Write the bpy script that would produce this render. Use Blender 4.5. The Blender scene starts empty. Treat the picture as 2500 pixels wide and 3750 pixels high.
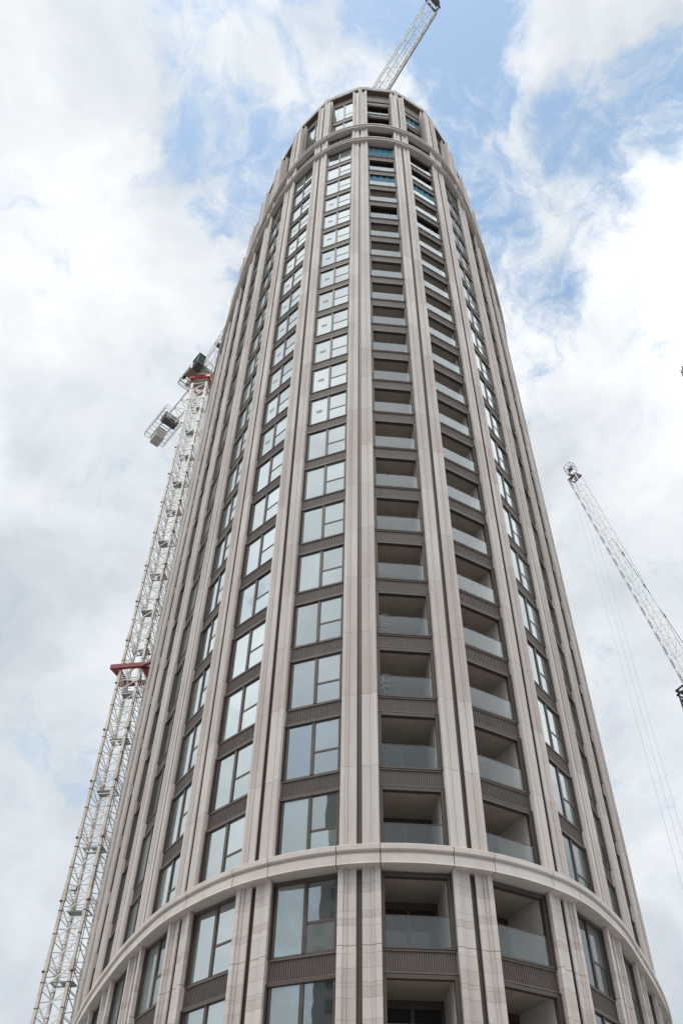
import bpy, bmesh, math, random
from mathutils import Vector, Matrix
random.seed(7)
R = math.radians
scene = bpy.context.scene
EYE = 1.6            # camera height above the ground
F = 3.15             # storey height
K0 = 3.2189840 * F + EYE   # height of storey line 0
def zk(k): return K0 + k * F

# ------------------------------------------------------------------ camera
PITCH, ROLL = 0.7196086, -0.0069795
cam_d = bpy.data.cameras.new('camera'); cam = bpy.data.objects.new('camera', cam_d)
scene.collection.objects.link(cam); scene.camera = cam
cp, sp_ = math.cos(PITCH), math.sin(PITCH); cr, sr = math.cos(ROLL), math.sin(ROLL)
fwd = Vector((0, cp, sp_)); U = Vector((0, -sp_, cp)); X = Vector((1, 0, 0))
right = X * cr + U * sr; up = -X * sr + U * cr
cam.matrix_world = Matrix(((right.x, up.x, -fwd.x, 0), (right.y, up.y, -fwd.y, 0), (right.z, up.z, -fwd.z, EYE), (0, 0, 0, 1)))
cam_d.sensor_fit = 'VERTICAL'; cam_d.sensor_height = 36.0
cam_d.lens = 3088.81 / 3750 * 36
cam_d.shift_x = -92.72 / 3750; cam_d.shift_y = 609.78 / 3750
cam_d.clip_end = 5000

# ------------------------------------------------------------------ light
scene.view_settings.view_transform = 'Standard'
scene.view_settings.look = 'None'
scene.view_settings.exposure = 0.50
SUN_EL, SUN_AZ = R(62), R(-156)      # azimuth from +Y towards +X
sun_d = bpy.data.lights.new('sun', 'SUN'); sun_d.energy = 0.75; sun_d.angle = R(11); sun_d.color = (1.0, 0.95, 0.88)
sun = bpy.data.objects.new('sun', sun_d); scene.collection.objects.link(sun)
sdir = Vector((math.sin(SUN_AZ) * math.cos(SUN_EL), math.cos(SUN_AZ) * math.cos(SUN_EL), math.sin(SUN_EL)))
sun.rotation_euler = sdir.to_track_quat('Z', 'Y').to_euler()

w = bpy.data.worlds.new('World'); scene.world = w; w.use_nodes = True
nt = w.node_tree; nt.nodes.clear()
def N(t, kind, **kw):
    n = t.nodes.new(kind)
    for k_, v_ in kw.items(): setattr(n, k_, v_)
    return n
def link(t, a, b): t.links.new(a, b)
out = N(nt, 'ShaderNodeOutputWorld'); bg = N(nt, 'ShaderNodeBackground'); bg.inputs[1].default_value = 0.1
link(nt, bg.outputs[0], out.inputs[0])
sky = N(nt, 'ShaderNodeTexSky', sky_type='NISHITA'); sky.sun_disc = False
sky.sun_elevation = SUN_EL; sky.sun_rotation = SUN_AZ; sky.air_density = 1.0; sky.dust_density = 1.2; sky.ozone_density = 1.0
tc = N(nt, 'ShaderNodeTexCoord')
def math_(op, a, b=None, clamp=False):
    m = N(nt, 'ShaderNodeMath', operation=op, use_clamp=clamp)
    for i_, v_ in enumerate((a, b)):
        if v_ is None: continue
        if isinstance(v_, (int, float)): m.inputs[i_].default_value = v_
        else: link(nt, v_, m.inputs[i_])
    return m.outputs[0]
def noise(vec, scale, detail, rough, dist=0.0, t=None, lac=2.0):
    t = t or nt
    n = N(t, 'ShaderNodeTexNoise'); n.inputs['Scale'].default_value = scale; n.inputs['Detail'].default_value = detail
    n.inputs['Roughness'].default_value = rough; n.inputs['Distortion'].default_value = dist; n.inputs['Lacunarity'].default_value = lac
    link(t, vec, n.inputs['Vector']); return n
DIR = tc.outputs['Generated']
warp = noise(DIR, 7.0, 5, 0.6)
sub = N(nt, 'ShaderNodeVectorMath', operation='SUBTRACT'); link(nt, warp.outputs['Color'], sub.inputs[0]); sub.inputs[1].default_value = (0.5, 0.5, 0.5)
scl = N(nt, 'ShaderNodeVectorMath', operation='SCALE'); link(nt, sub.outputs[0], scl.inputs[0]); scl.inputs['Scale'].default_value = 0.10
addv = N(nt, 'ShaderNodeVectorMath', operation='ADD'); link(nt, DIR, addv.inputs[0]); link(nt, scl.outputs[0], addv.inputs[1])
nrm = N(nt, 'ShaderNodeVectorMath', operation='NORMALIZE'); link(nt, addv.outputs[0], nrm.inputs[0])
# openings in the cloud cover: (direction, angular radius in degrees, weight)
GAPS = [((0.040, 0.170, 0.985), 4.2, 1.0), ((0.085, 0.205, 0.975), 4.2, 1.0), ((0.105, 0.235, 0.966), 3.4, .95), ((0.085, 0.270, 0.959), 3.6, .9),
        ((0.135, 0.320, 0.938), 3.4, .72), ((0.157, 0.378, 0.912), 3.2, .7), ((0.190, 0.402, 0.896), 3.4, .74), ((0.140, 0.350, 0.925), 3.0, .65), ((0.17, 0.44, 0.88), 3.0, .45),
        ((0.213, 0.262, 0.941), 3.0, .9), ((0.246, 0.266, 0.932), 3.0, 1.0), ((0.280, 0.242, 0.929), 3.2, .95), ((0.23, 0.33, 0.915), 3.0, .6),
        ((-0.150, 0.195, 0.967), 3.8, .62), ((-0.140, 0.275, 0.951), 3.8, .8), ((-0.100, 0.290, 0.951), 3.8, .8),
        ((-0.125, 0.330, 0.935), 3.4, .66), ((-0.110, 0.375, 0.920), 3.0, .5), ((-0.03, 0.215, 0.976), 3.8, .62),
        ((-0.55, -0.66, 0.50), 15.0, .5), ((0.6, -0.5, 0.55), 12.0, .5)]
acc = None
for d_, rad, wt in GAPS:
    v_ = Vector(d_).normalized()
    dp = N(nt, 'ShaderNodeVectorMath', operation='DOT_PRODUCT'); link(nt, nrm.outputs[0], dp.inputs[0]); dp.inputs[1].default_value = v_
    mr = N(nt, 'ShaderNodeMapRange', interpolation_type='SMOOTHSTEP')
    mr.inputs['From Min'].default_value = math.cos(R(rad * 1.35)); mr.inputs['From Max'].default_value = math.cos(R(rad * 0.15))
    mr.inputs['To Min'].default_value = 0; mr.inputs['To Max'].default_value = wt
    link(nt, dp.outputs['Value'], mr.inputs['Value'])
    acc = mr.outputs[0] if acc is None else math_('MAXIMUM', acc, mr.outputs[0])
cn = noise(nrm.outputs[0], 8.0, 10, 0.64, 0.35)
cn2 = noise(nrm.outputs[0], 26.0, 8, 0.66, 0.8)
gap = math_('ADD', acc, math_('MULTIPLY', math_('SUBTRACT', cn.outputs['Fac'], 0.5), 2.3))
gap = math_('ADD', gap, math_('MULTIPLY', math_('SUBTRACT', cn2.outputs['Fac'], 0.5), 1.5))
blue = N(nt, 'ShaderNodeMapRange', interpolation_type='SMOOTHSTEP')
blue.inputs['From Min'].default_value = 0.12; blue.inputs['From Max'].default_value = 1.05; link(nt, gap, blue.inputs['Value'])
# cloud body: bright white to pale blue grey
sh = noise(nrm.outputs[0], 3.2, 6, 0.55, 0.2)
# denser, greyer banks low in the sky
sepz = N(nt, 'ShaderNodeSeparateXYZ'); link(nt, DIR, sepz.inputs[0])
lowk = N(nt, 'ShaderNodeMapRange'); lowk.inputs['From Min'].default_value = 0.9; lowk.inputs['From Max'].default_value = 0.5
lowk.inputs['To Min'].default_value = 0.0; lowk.inputs['To Max'].default_value = 0.16; link(nt, sepz.outputs[2], lowk.inputs['Value'])
shv = math_('ADD', sh.outputs['Fac'], lowk.outputs[0])
cramp = N(nt, 'ShaderNodeValToRGB'); link(nt, shv, cramp.inputs[0])
e = cramp.color_ramp.elements
e[0].position = 0.38; e[0].color = (0.61, 0.62, 0.63, 1); e[1].position = 0.74; e[1].color = (0.30, 0.335, 0.37, 1)
m_ = cramp.color_ramp.elements.new(0.54); m_.color = (0.455, 0.48, 0.502, 1)
csc = N(nt, 'ShaderNodeVectorMath', operation='SCALE'); link(nt, cramp.outputs[0], csc.inputs[0]); front = N(nt, 'ShaderNodeMapRange', interpolation_type='SMOOTHSTEP')      # added fill: clouds in the unseen half of the sky brightened for the facade
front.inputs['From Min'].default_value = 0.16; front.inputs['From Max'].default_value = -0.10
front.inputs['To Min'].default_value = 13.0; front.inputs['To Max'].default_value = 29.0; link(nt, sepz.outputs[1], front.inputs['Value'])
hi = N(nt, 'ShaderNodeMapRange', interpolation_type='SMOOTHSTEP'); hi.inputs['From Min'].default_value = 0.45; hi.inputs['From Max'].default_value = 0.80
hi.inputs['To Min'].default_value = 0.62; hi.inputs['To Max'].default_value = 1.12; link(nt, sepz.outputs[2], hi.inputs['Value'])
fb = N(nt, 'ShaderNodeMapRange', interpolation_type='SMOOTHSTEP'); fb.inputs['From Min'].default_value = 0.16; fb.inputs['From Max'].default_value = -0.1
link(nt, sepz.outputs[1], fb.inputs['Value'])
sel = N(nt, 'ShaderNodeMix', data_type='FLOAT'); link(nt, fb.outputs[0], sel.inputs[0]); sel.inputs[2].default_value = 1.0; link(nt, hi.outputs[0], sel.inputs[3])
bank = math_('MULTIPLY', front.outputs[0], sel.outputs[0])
for bd_, gain, rad_ in (((-0.82, -0.12, 0.56), 0.75, 30), ((0.78, -0.25, 0.55), 0.25, 30), ((0.62, 0.27, 0.74), 1.3, 22), ((-0.66, 0.40, 0.64), 1.1, 20)):      # bright patches added at the sides of the sky to lift window reflections
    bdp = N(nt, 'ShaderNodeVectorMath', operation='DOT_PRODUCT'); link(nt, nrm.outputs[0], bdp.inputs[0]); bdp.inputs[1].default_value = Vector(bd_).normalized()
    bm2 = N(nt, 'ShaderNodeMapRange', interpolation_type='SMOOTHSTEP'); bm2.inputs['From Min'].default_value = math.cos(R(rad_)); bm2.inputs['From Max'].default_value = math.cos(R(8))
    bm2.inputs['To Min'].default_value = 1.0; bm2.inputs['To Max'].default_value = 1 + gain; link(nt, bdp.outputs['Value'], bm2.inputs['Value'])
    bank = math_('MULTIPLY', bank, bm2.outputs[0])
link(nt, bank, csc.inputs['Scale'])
# seen from this side the deep part of the clear sky
ssc = N(nt, 'ShaderNodeVectorMath', operation='MULTIPLY'); link(nt, sky.outputs[0], ssc.inputs[0]); ssc.inputs[1].default_value = (2.12, 2.16, 1.86)
mixw = N(nt, 'ShaderNodeMix', data_type='RGBA'); link(nt, blue.outputs[0], mixw.inputs[0])
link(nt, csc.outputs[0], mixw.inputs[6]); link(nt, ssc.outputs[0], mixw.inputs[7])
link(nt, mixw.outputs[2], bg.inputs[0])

# ------------------------------------------------------------------ materials
def mat(name):
    m = bpy.data.materials.new(name); m.use_nodes = True
    t = m.node_tree; b = t.nodes['Principled BSDF']; return m, t, b
def varied(name, c1, c2, rough=0.7, scale=1.5, island=0.0, metallic=0.0, bump=0.0, streak=False):
    m, t, b = mat(name)
    geo = N(t, 'ShaderNodeNewGeometry')
    vec = geo.outputs['Position']
    if streak:
        vm = N(t, 'ShaderNodeVectorMath', operation='MULTIPLY'); link(t, vec, vm.inputs[0]); vm.inputs[1].default_value = (1, 1, 0.16); vec = vm.outputs[0]
    n = noise(vec, scale, 6, 0.6, t=t)
    fac = n.outputs['Fac']
    if island:
        a = N(t, 'ShaderNodeMath', operation='MULTIPLY_ADD'); link(t, geo.outputs['Random Per Island'], a.inputs[0]); a.inputs[1].default_value = island
        link(t, fac, a.inputs[2]); s_ = N(t, 'ShaderNodeMath', operation='SUBTRACT'); link(t, a.outputs[0], s_.inputs[0]); s_.inputs[1].default_value = island / 2; fac = s_.outputs[0]
    r_ = N(t, 'ShaderNodeValToRGB'); link(t, fac, r_.inputs[0])
    r_.color_ramp.elements[0].position = 0.25; r_.color_ramp.elements[0].color = (*c1, 1)
    r_.color_ramp.elements[1].position = 0.75; r_.color_ramp.elements[1].color = (*c2, 1)
    link(t, r_.outputs[0], b.inputs['Base Color'])
    b.inputs['Roughness'].default_value = rough; b.inputs['Metallic'].default_value = metallic
    if bump:
        n2 = noise(geo.outputs['Position'], 40, 4, 0.7, t=t)
        bp_ = N(t, 'ShaderNodeBump'); bp_.inputs['Strength'].default_value = bump; bp_.inputs['Distance'].default_value = 0.01
        link(t, n2.outputs['Fac'], bp_.inputs['Height']); link(t, bp_.outputs[0], b.inputs['Normal'])
    return m
M = {}
M['stone'] = varied('stone_cladding', (0.44, 0.378, 0.34), (0.565, 0.508, 0.468), 0.8, 1.3, 0.38, bump=0.15, streak=True)
M['stone_band'] = varied('stone_band', (0.46, 0.40, 0.362), (0.57, 0.515, 0.475), 0.8, 1.4, 0.25, bump=0.15)
M['bronze'] = varied('bronze_metal', (0.052, 0.036, 0.027), (0.080, 0.057, 0.044), 0.55, 2.0, 0.3)
M['bronze_panel'] = varied('bronze_spandrel', (0.078, 0.056, 0.045), (0.108, 0.080, 0.066), 0.6, 1.5, 0.2)
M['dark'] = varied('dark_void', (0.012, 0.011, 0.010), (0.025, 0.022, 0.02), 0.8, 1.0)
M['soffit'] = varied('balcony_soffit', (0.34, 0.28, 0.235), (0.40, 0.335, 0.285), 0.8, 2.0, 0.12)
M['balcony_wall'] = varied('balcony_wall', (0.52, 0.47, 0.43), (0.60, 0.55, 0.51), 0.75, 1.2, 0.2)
M['joint'] = varied('joint', (0.21, 0.185, 0.165), (0.26, 0.23, 0.21), 0.85, 2.0)
M['notice'] = varied('notice_sheet', (0.30, 0.33, 0.33), (0.36, 0.38, 0.38), 0.9, 2.0); M['notice'].node_tree.nodes['Principled BSDF'].inputs['Specular IOR Level'].default_value = 0.0
M['concrete'] = varied('concrete', (0.30, 0.275, 0.245), (0.42, 0.39, 0.35), 0.85, 1.5, 0.2, bump=0.3)
M['rust_soffit'] = varied('rust_soffit', (0.085, 0.058, 0.04), (0.17, 0.13, 0.10), 0.85, 3.0)
M['white_steel'] = varied('white_steel', (0.66, 0.65, 0.62), (0.80, 0.79, 0.77), 0.45, 0.8, 0.3)
M['cream_steel'] = varied('cream_steel', (0.42, 0.34, 0.24), (0.66, 0.62, 0.55), 0.5, 1.3, 0.3)
M['red_steel'] = varied('red_steel', (0.16, 0.012, 0.014), (0.26, 0.022, 0.026), 0.4, 1.2)
M['red_bright'] = varied('red_bright', (0.27, 0.010, 0.014), (0.36, 0.018, 0.024), 0.4, 1.2)
M['grey_steel'] = varied('grey_steel', (0.22, 0.22, 0.22), (0.32, 0.32, 0.32), 0.5, 1.5)
M['dark_steel'] = varied('dark_steel', (0.035, 0.033, 0.032), (0.07, 0.066, 0.062), 0.5, 1.5)
M['counterweight'] = varied('counterweight_concrete', (0.33, 0.31, 0.28), (0.44, 0.42, 0.38), 0.8, 1.5, 0.3)
M['plank'] = varied('timber', (0.16, 0.12, 0.085), (0.24, 0.19, 0.14), 0.8, 3.0, 0.5)
M['white_sheet'] = varied('white_sheet', (0.6, 0.6, 0.58), (0.7, 0.7, 0.68), 0.6, 1.0)
M['cable'] = varied('steel_rope', (0.34, 0.34, 0.34), (0.42, 0.42, 0.42), 0.5, 5.0)
M['net'] = varied('blue_net', (0.004, 0.075, 0.12), (0.012, 0.16, 0.22), 0.8, 6.0)
M['asphalt'] = varied('asphalt', (0.19, 0.18, 0.17), (0.26, 0.25, 0.24), 0.9, 0.8)
M['pavement'] = varied('paving', (0.28, 0.27, 0.25), (0.36, 0.34, 0.32), 0.85, 0.6)
M['brick'] = varied('brickwork', (0.14, 0.13, 0.12), (0.22, 0.20, 0.185), 0.8, 0.4)

def glass_mat(name, inner1, inner2, tint, ior, lo=0.0, wav=0.012):
    m, t, b = mat(name); t.nodes.remove(b)
    o = t.nodes['Material Output']
    geo = N(t, 'ShaderNodeNewGeometry'); oi = N(t, 'ShaderNodeObjectInfo')
    rnd = N(t, 'ShaderNodeMath', operation='ADD'); link(t, geo.outputs['Random Per Island'], rnd.inputs[0]); link(t, oi.outputs['Random'], rnd.inputs[1])
    fr_ = N(t, 'ShaderNodeMath', operation='FRACT'); link(t, rnd.outputs[0], fr_.inputs[0])
    rp = N(t, 'ShaderNodeValToRGB'); link(t, fr_.outputs[0], rp.inputs[0])
    rp.color_ramp.elements[0].color = (*inner1, 1); rp.color_ramp.elements[1].color = (*inner2, 1)
    df = N(t, 'ShaderNodeBsdfDiffuse'); link(t, rp.outputs[0], df.inputs[0])
    gl = N(t, 'ShaderNodeBsdfGlossy'); gl.inputs[0].default_value = (*tint, 1); gl.inputs['Roughness'].default_value = 0.015
    n = noise(geo.outputs['Position'], 0.55, 2, 0.5, t=t)
    bp_ = N(t, 'ShaderNodeBump'); bp_.inputs['Strength'].default_value = wav * 10; bp_.inputs['Distance'].default_value = 0.03
    link(t, n.outputs['Fac'], bp_.inputs['Height'])
    wn_ = N(t, 'ShaderNodeTexWhiteNoise', noise_dimensions='1D'); link(t, rnd.outputs[0], wn_.inputs['W'])
    va = N(t, 'ShaderNodeVectorMath', operation='MULTIPLY_ADD'); link(t, wn_.outputs['Color'], va.inputs[0]); va.inputs[1].default_value = (.018, .018, .018); va.inputs[2].default_value = (-.009, -.009, -.009)
    vb = N(t, 'ShaderNodeVectorMath', operation='ADD'); link(t, va.outputs[0], vb.inputs[0]); link(t, bp_.outputs[0], vb.inputs[1])
    vc = N(t, 'ShaderNodeVectorMath', operation='NORMALIZE'); link(t, vb.outputs[0], vc.inputs[0]); link(t, vc.outputs[0], gl.inputs['Normal'])
    fz = N(t, 'ShaderNodeFresnel'); fz.inputs[0].default_value = ior
    mx = N(t, 'ShaderNodeMixShader'); link(t, fz.outputs[0], mx.inputs[0]); link(t, df.outputs[0], mx.inputs[1]); link(t, gl.outputs[0], mx.inputs[2])
    link(t, mx.outputs[0], o.inputs[0]); return m
M['glass'] = glass_mat('window_glass', (0.025, 0.03, 0.032), (0.17, 0.19, 0.18), (0.90, 0.95, 0.95), 3.0)
M['dark_glass'] = glass_mat('dark_glass', (0.010, 0.011, 0.012), (0.03, 0.032, 0.034), (0.8, 0.85, 0.88), 1.5)
def clear_glass(name, tint, milk, ior):
    m, t, b = mat(name); t.nodes.remove(b); o = t.nodes['Material Output']
    tr = N(t, 'ShaderNodeBsdfTransparent'); tr.inputs[0].default_value = (*tint, 1)
    df = N(t, 'ShaderNodeBsdfDiffuse'); df.inputs[0].default_value = (0.60, 0.63, 0.62, 1)
    gl = N(t, 'ShaderNodeBsdfGlossy'); gl.inputs['Roughness'].default_value = 0.02; gl.inputs[0].default_value = (0.9, 0.95, 0.97, 1)
    m1 = N(t, 'ShaderNodeMixShader'); m1.inputs[0].default_value = milk; link(t, tr.outputs[0], m1.inputs[1]); link(t, df.outputs[0], m1.inputs[2])
    fz = N(t, 'ShaderNodeFresnel'); fz.inputs[0].default_value = ior
    g_ = N(t, 'ShaderNodeNewGeometry'); inv = N(t, 'ShaderNodeMath', operation='SUBTRACT'); inv.inputs[0].default_value = 1.0; link(t, g_.outputs['Backfacing'], inv.inputs[1])
    fm = N(t, 'ShaderNodeMath', operation='MULTIPLY'); link(t, fz.outputs[0], fm.inputs[0]); link(t, inv.outputs[0], fm.inputs[1])
    m2 = N(t, 'ShaderNodeMixShader'); link(t, fm.outputs[0], m2.inputs[0]); link(t, m1.outputs[0], m2.inputs[1]); link(t, gl.outputs[0], m2.inputs[2])
    link(t, m2.outputs[0], o.inputs[0]); return m
M['rail_glass'] = clear_glass('railing_glass', (0.84, 0.88, 0.87), 0.035, 1.6)
M['cab_glass'] = clear_glass('cab_glass', (0.35, 0.45, 0.45), 0.12, 1.5)

# ------------------------------------------------------------------ mesh builder
class MB:
    def __init__(s): s.v = []; s.f = []; s.m = []; s.mats = []
    def mi(s, name):
        if name not in s.mats: s.mats.append(name)
        return s.mats.index(name)
    def add(s, vs, fs, name):
        o = len(s.v); s.v += [tuple(p) for p in vs]; i = s.mi(name)
        for f_ in fs: s.f.append(tuple(o + q for q in f_)); s.m.append(i)
    def box(s, a, b, name):
        (x0, y0, z0), (x1, y1, z1) = a, b
        x0, x1 = min(x0, x1), max(x0, x1); y0, y1 = min(y0, y1), max(y0, y1); z0, z1 = min(z0, z1), max(z0, z1)
        s.add([(x0, y0, z0), (x1, y0, z0), (x1, y1, z0), (x0, y1, z0), (x0, y0, z1), (x1, y0, z1), (x1, y1, z1), (x0, y1, z1)],
              [(0, 3, 2, 1), (4, 5, 6, 7), (0, 1, 5, 4), (1, 2, 6, 5), (2, 3, 7, 6), (3, 0, 4, 7)], name)
    def prism(s, poly, z0, z1, name):     # poly: (x, y) list
        n = len(poly); ar = sum(poly[i][0] * poly[(i + 1) % n][1] - poly[(i + 1) % n][0] * poly[i][1] for i in range(n))
        if ar < 0: poly = poly[::-1]
        s.add([(x, y, z0) for x, y in poly] + [(x, y, z1) for x, y in poly],
              [tuple(range(n - 1, -1, -1)), tuple(range(n, 2 * n))] + [(i, (i + 1) % n, n + (i + 1) % n, n + i) for i in range(n)], name)
    def bar(s, a, b, r, name, n=4, r2=None, roll=None):
        a, b = Vector(a), Vector(b); d = b - a
        if d.length < 1e-6: return
        d.normalize(); ref = Vector((0, 0, 1)) if abs(d.z) < 0.9 else Vector((1, 0, 0))
        if roll is not None: ref = Vector(roll)
        u = d.cross(ref).normalized(); v = d.cross(u); r2 = r if r2 is None else r2
        ring = []
        for c_, rr in ((a, r), (b, r2)):
            for i in range(n):
                t_ = (i + 0.5) * 2 * math.pi / n; ring.append(c_ + (u * math.cos(t_) + v * math.sin(t_)) * rr)
        s.add(ring, [tuple(range(n)), tuple(range(2 * n - 1, n - 1, -1))] + [(i, n + i, n + (i + 1) % n, (i + 1) % n) for i in range(n)], name)
    def path(s, pts, r, name, n=4):
        for a, b in zip(pts, pts[1:]): s.bar(a, b, r, name, n)
    def merge(s, o, T=None):
        k = len(s.v); s.v += [tuple(T @ Vector(p)) if T else p for p in o.v]
        idx = [s.mi(nm) for nm in o.mats]
        for f_, m_ in zip(o.f, o.m): s.f.append(tuple(k + q for q in f_)); s.m.append(idx[m_])
    def mesh(s, name):
        me = bpy.data.meshes.new(name); me.from_pydata(s.v, [], s.f)
        for nm in s.mats: me.materials.append(M[nm])
        me.polygons.foreach_set('material_index', s.m); me.update(); me.validate(); return me
    def build(s, name, parent=None, matrix=None):
        return put(name, s.mesh(name), parent, matrix)
def put(name, data, parent=None, matrix=None):
    o = bpy.data.objects.new(name, data); scene.collection.objects.link(o)
    if parent: o.parent = parent
    if matrix: o.matrix_local = matrix
    return o
def thing(name, label, cat, loc=(0, 0, 0), group=None):
    o = put(name, None); o.location = loc; o['label'] = label; o['category'] = cat
    if group: o['group'] = group
    return o

# ------------------------------------------------------------------ plan of the tower (storey units -> metres)
PHI = 0.10362829; DW = 1.10614036
TR = [23.39, 45.78, 56.56, 58.91, 62.22, 67.83, 73.38, 76, 79, 82, 85, 88]
TL = [24.06, 46.08, 60.44, 66.62, 69.32, 72.13, 73.28, 76, 79, 82, 85, 88]
def dv(a): return Vector((math.cos(a), math.sin(a)))
Cn = Vector((0.46388889, 7.418814)); P = {0: Cn - dv(PHI) * DW / 2, 1: Cn + dv(PHI) * DW / 2}
for j in range(1, 13):
    P[1 + j] = P[j] + DW * dv(PHI + R(TR[j - 1])); P[-j] = P[-j + 1] - DW * dv(PHI - R(TL[j - 1]))
for k_ in P: P[k_] = P[k_] * F
DM = DW * F
Cc = (P[13] + P[-12]) / 2
ring_pts = [P[i] for i in range(-12, 14)]
far_pts = [Cc * 2 - p for p in ring_pts]
closed = ring_pts + far_pts[1:-1]           # full outline, counter-clockwise from front left
NC = len(closed)
BASE = Vector((Cc.x, Cc.y, 0))
tower = thing('residential_tower', 'tall rounded residential tower clad in pale stone piers, bronze framed windows and balconies', 'tower', BASE)
def bay_axes(i):
    a, b = P[i], P[i + 1]; t = (b - a).normalized(); return a, t, Vector((t.y, -t.x))
def bay_matrix(i, k=0.0, o=0.0):
    a, t, n = bay_axes(i)
    ang = math.atan2(t.y, t.x)
    return Matrix.Translation(Vector((a.x + n.x * o, a.y + n.y * o, zk(k))) - BASE) @ Matrix.Rotation(ang, 4, 'Z')
BAYS = list(range(-9, 10))
BALC = (0, 1)
def smooth_outline(off, sub=8):
    ptsN = []
    for i in range(NC):
        a, b, c_ = closed[i - 1], closed[i], closed[(i + 1) % NC]
        t = (c_ - a).normalized(); n = Vector((t.y, -t.x)); ptsN.append(b + n * off)
    res = []
    for i in range(NC):
        p0, p1, p2, p3 = ptsN[i - 1], ptsN[i], ptsN[(i + 1) % NC], ptsN[(i + 2) % NC]
        for q in range(sub):
            u = q / sub
            res.append(0.5 * ((2 * p1) + (p2 - p0) * u + (2 * p0 - 5 * p1 + 4 * p2 - p3) * u * u + (3 * p1 - p0 - 3 * p2 + p3) * u ** 3))
    return res

# ------------------------------------------------------------------ facade modules in bay coordinates (x along, -y outward, z up)
S0, S1 = 0.64, DM - 0.64
def window_frame(h, y0=0.0, side=0.0, transom=None):
    m = MB(); a, b = S0 + side, S1 - side
    h0 = 0.03
    m.box((a, y0 - 0.02, 0.0), (a + 0.05, y0 + 0.22, h), 'bronze')
    m.box((b - 0.05, y0 - 0.02, 0.0), (b, y0 + 0.22, h), 'bronze')
    m.box((a + 0.05, y0 + 0.10, 0.0), (a + 0.09, y0 + 0.22, h), 'dark')
    m.box((b - 0.09, y0 + 0.10, 0.0), (b - 0.05, y0 + 0.22, h), 'dark')
    m.box((a + 0.09, y0 + 0.055, h0), (a + 0.155, y0 + 0.22, h - 0.02), 'bronze')
    m.box((b - 0.155, y0 + 0.055, h0), (b - 0.09, y0 + 0.22, h - 0.02), 'bronze')
    m.box((a + 0.05, y0 + 0.01, h - 0.075), (b - 0.05, y0 + 0.225, h + 0.002), 'bronze')
    m.box((a + 0.05, y0 + 0.064, -0.003), (b - 0.05, y0 + 0.222, 0.06), 'bronze')
    c_ = DM / 2
    m.box((c_ - 0.06, y0 + 0.045, 0.06), (c_ + 0.06, y0 + 0.218, h - 0.07), 'bronze')
    tz = h * 0.41 if transom is None else transom
    if tz: 
        m.box((c_ + 0.05, y0 + 0.068, tz - 0.042), (b - 0.12, y0 + 0.216, tz + 0.042), 'bronze')
    return m
def window_pane(h, y0=0.0, side=0.0, transom=None):
    m = MB(); a, b = S0 + side + 0.15, S1 - side - 0.15; c_ = DM / 2; y = y0 + 0.088
    tz = h * 0.41 if transom is None else transom
    m.box((a, y, 0.05), (c_ - 0.04, y + 0.03, h - 0.06), 'glass')
    if tz:
        m.box((c_ + 0.05, y - 0.004, 0.05), (b, y + 0.03, tz - 0.04), 'glass')
        m.box((c_ + 0.05, y + 0.002, tz + 0.04), (b, y + 0.03, h - 0.06), 'glass')
    else:
        m.box((c_ + 0.05, y, 0.05), (b, y + 0.03, h - 0.06), 'glass')
    return m
def pane_with_notice(h):
    m = window_pane(h); x = S0 + 0.42
    m.box((x, 0.082, 1.0), (x + 0.34, 0.086, 1.24), 'notice'); return m
def spandrel(h, y0=0.0, side=0.0):
    m = MB(); a, b = S0 + side, S1 - side
    m.box((a, y0 + 0.0, 0.0), (b, y0 + 0.045, 0.05), 'bronze_panel')
    m.box((a, y0 + 0.0, h - 0.055), (b, y0 + 0.045, h), 'bronze_panel')
    m.box((a, y0 + 0.002, 0.05), (a + 0.05, y0 + 0.045, h - 0.055), 'bronze_panel')
    m.box((b - 0.05, y0 + 0.002, 0.05), (b, y0 + 0.045, h - 0.055), 'bronze_panel')
    m.box((a, y0 + 0.058, 0.0), (b, y0 + 0.2, h), 'bronze_panel')
    n = 30; x0, x1 = a + 0.06, b - 0.06; st = (x1 - x0) / n
    for i in range(n):
        m.box((x0 + i * st, y0 + 0.028, 0.05), (x0 + (i + 0.5) * st, y0 + 0.059, h - 0.055), 'bronze_panel')
    return m
HW, HS = 0.765 * F, 0.225 * F
frame_mb, pane_mb, span_mb = window_frame(HW), window_pane(HW), spandrel(HS, 0.03)

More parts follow.
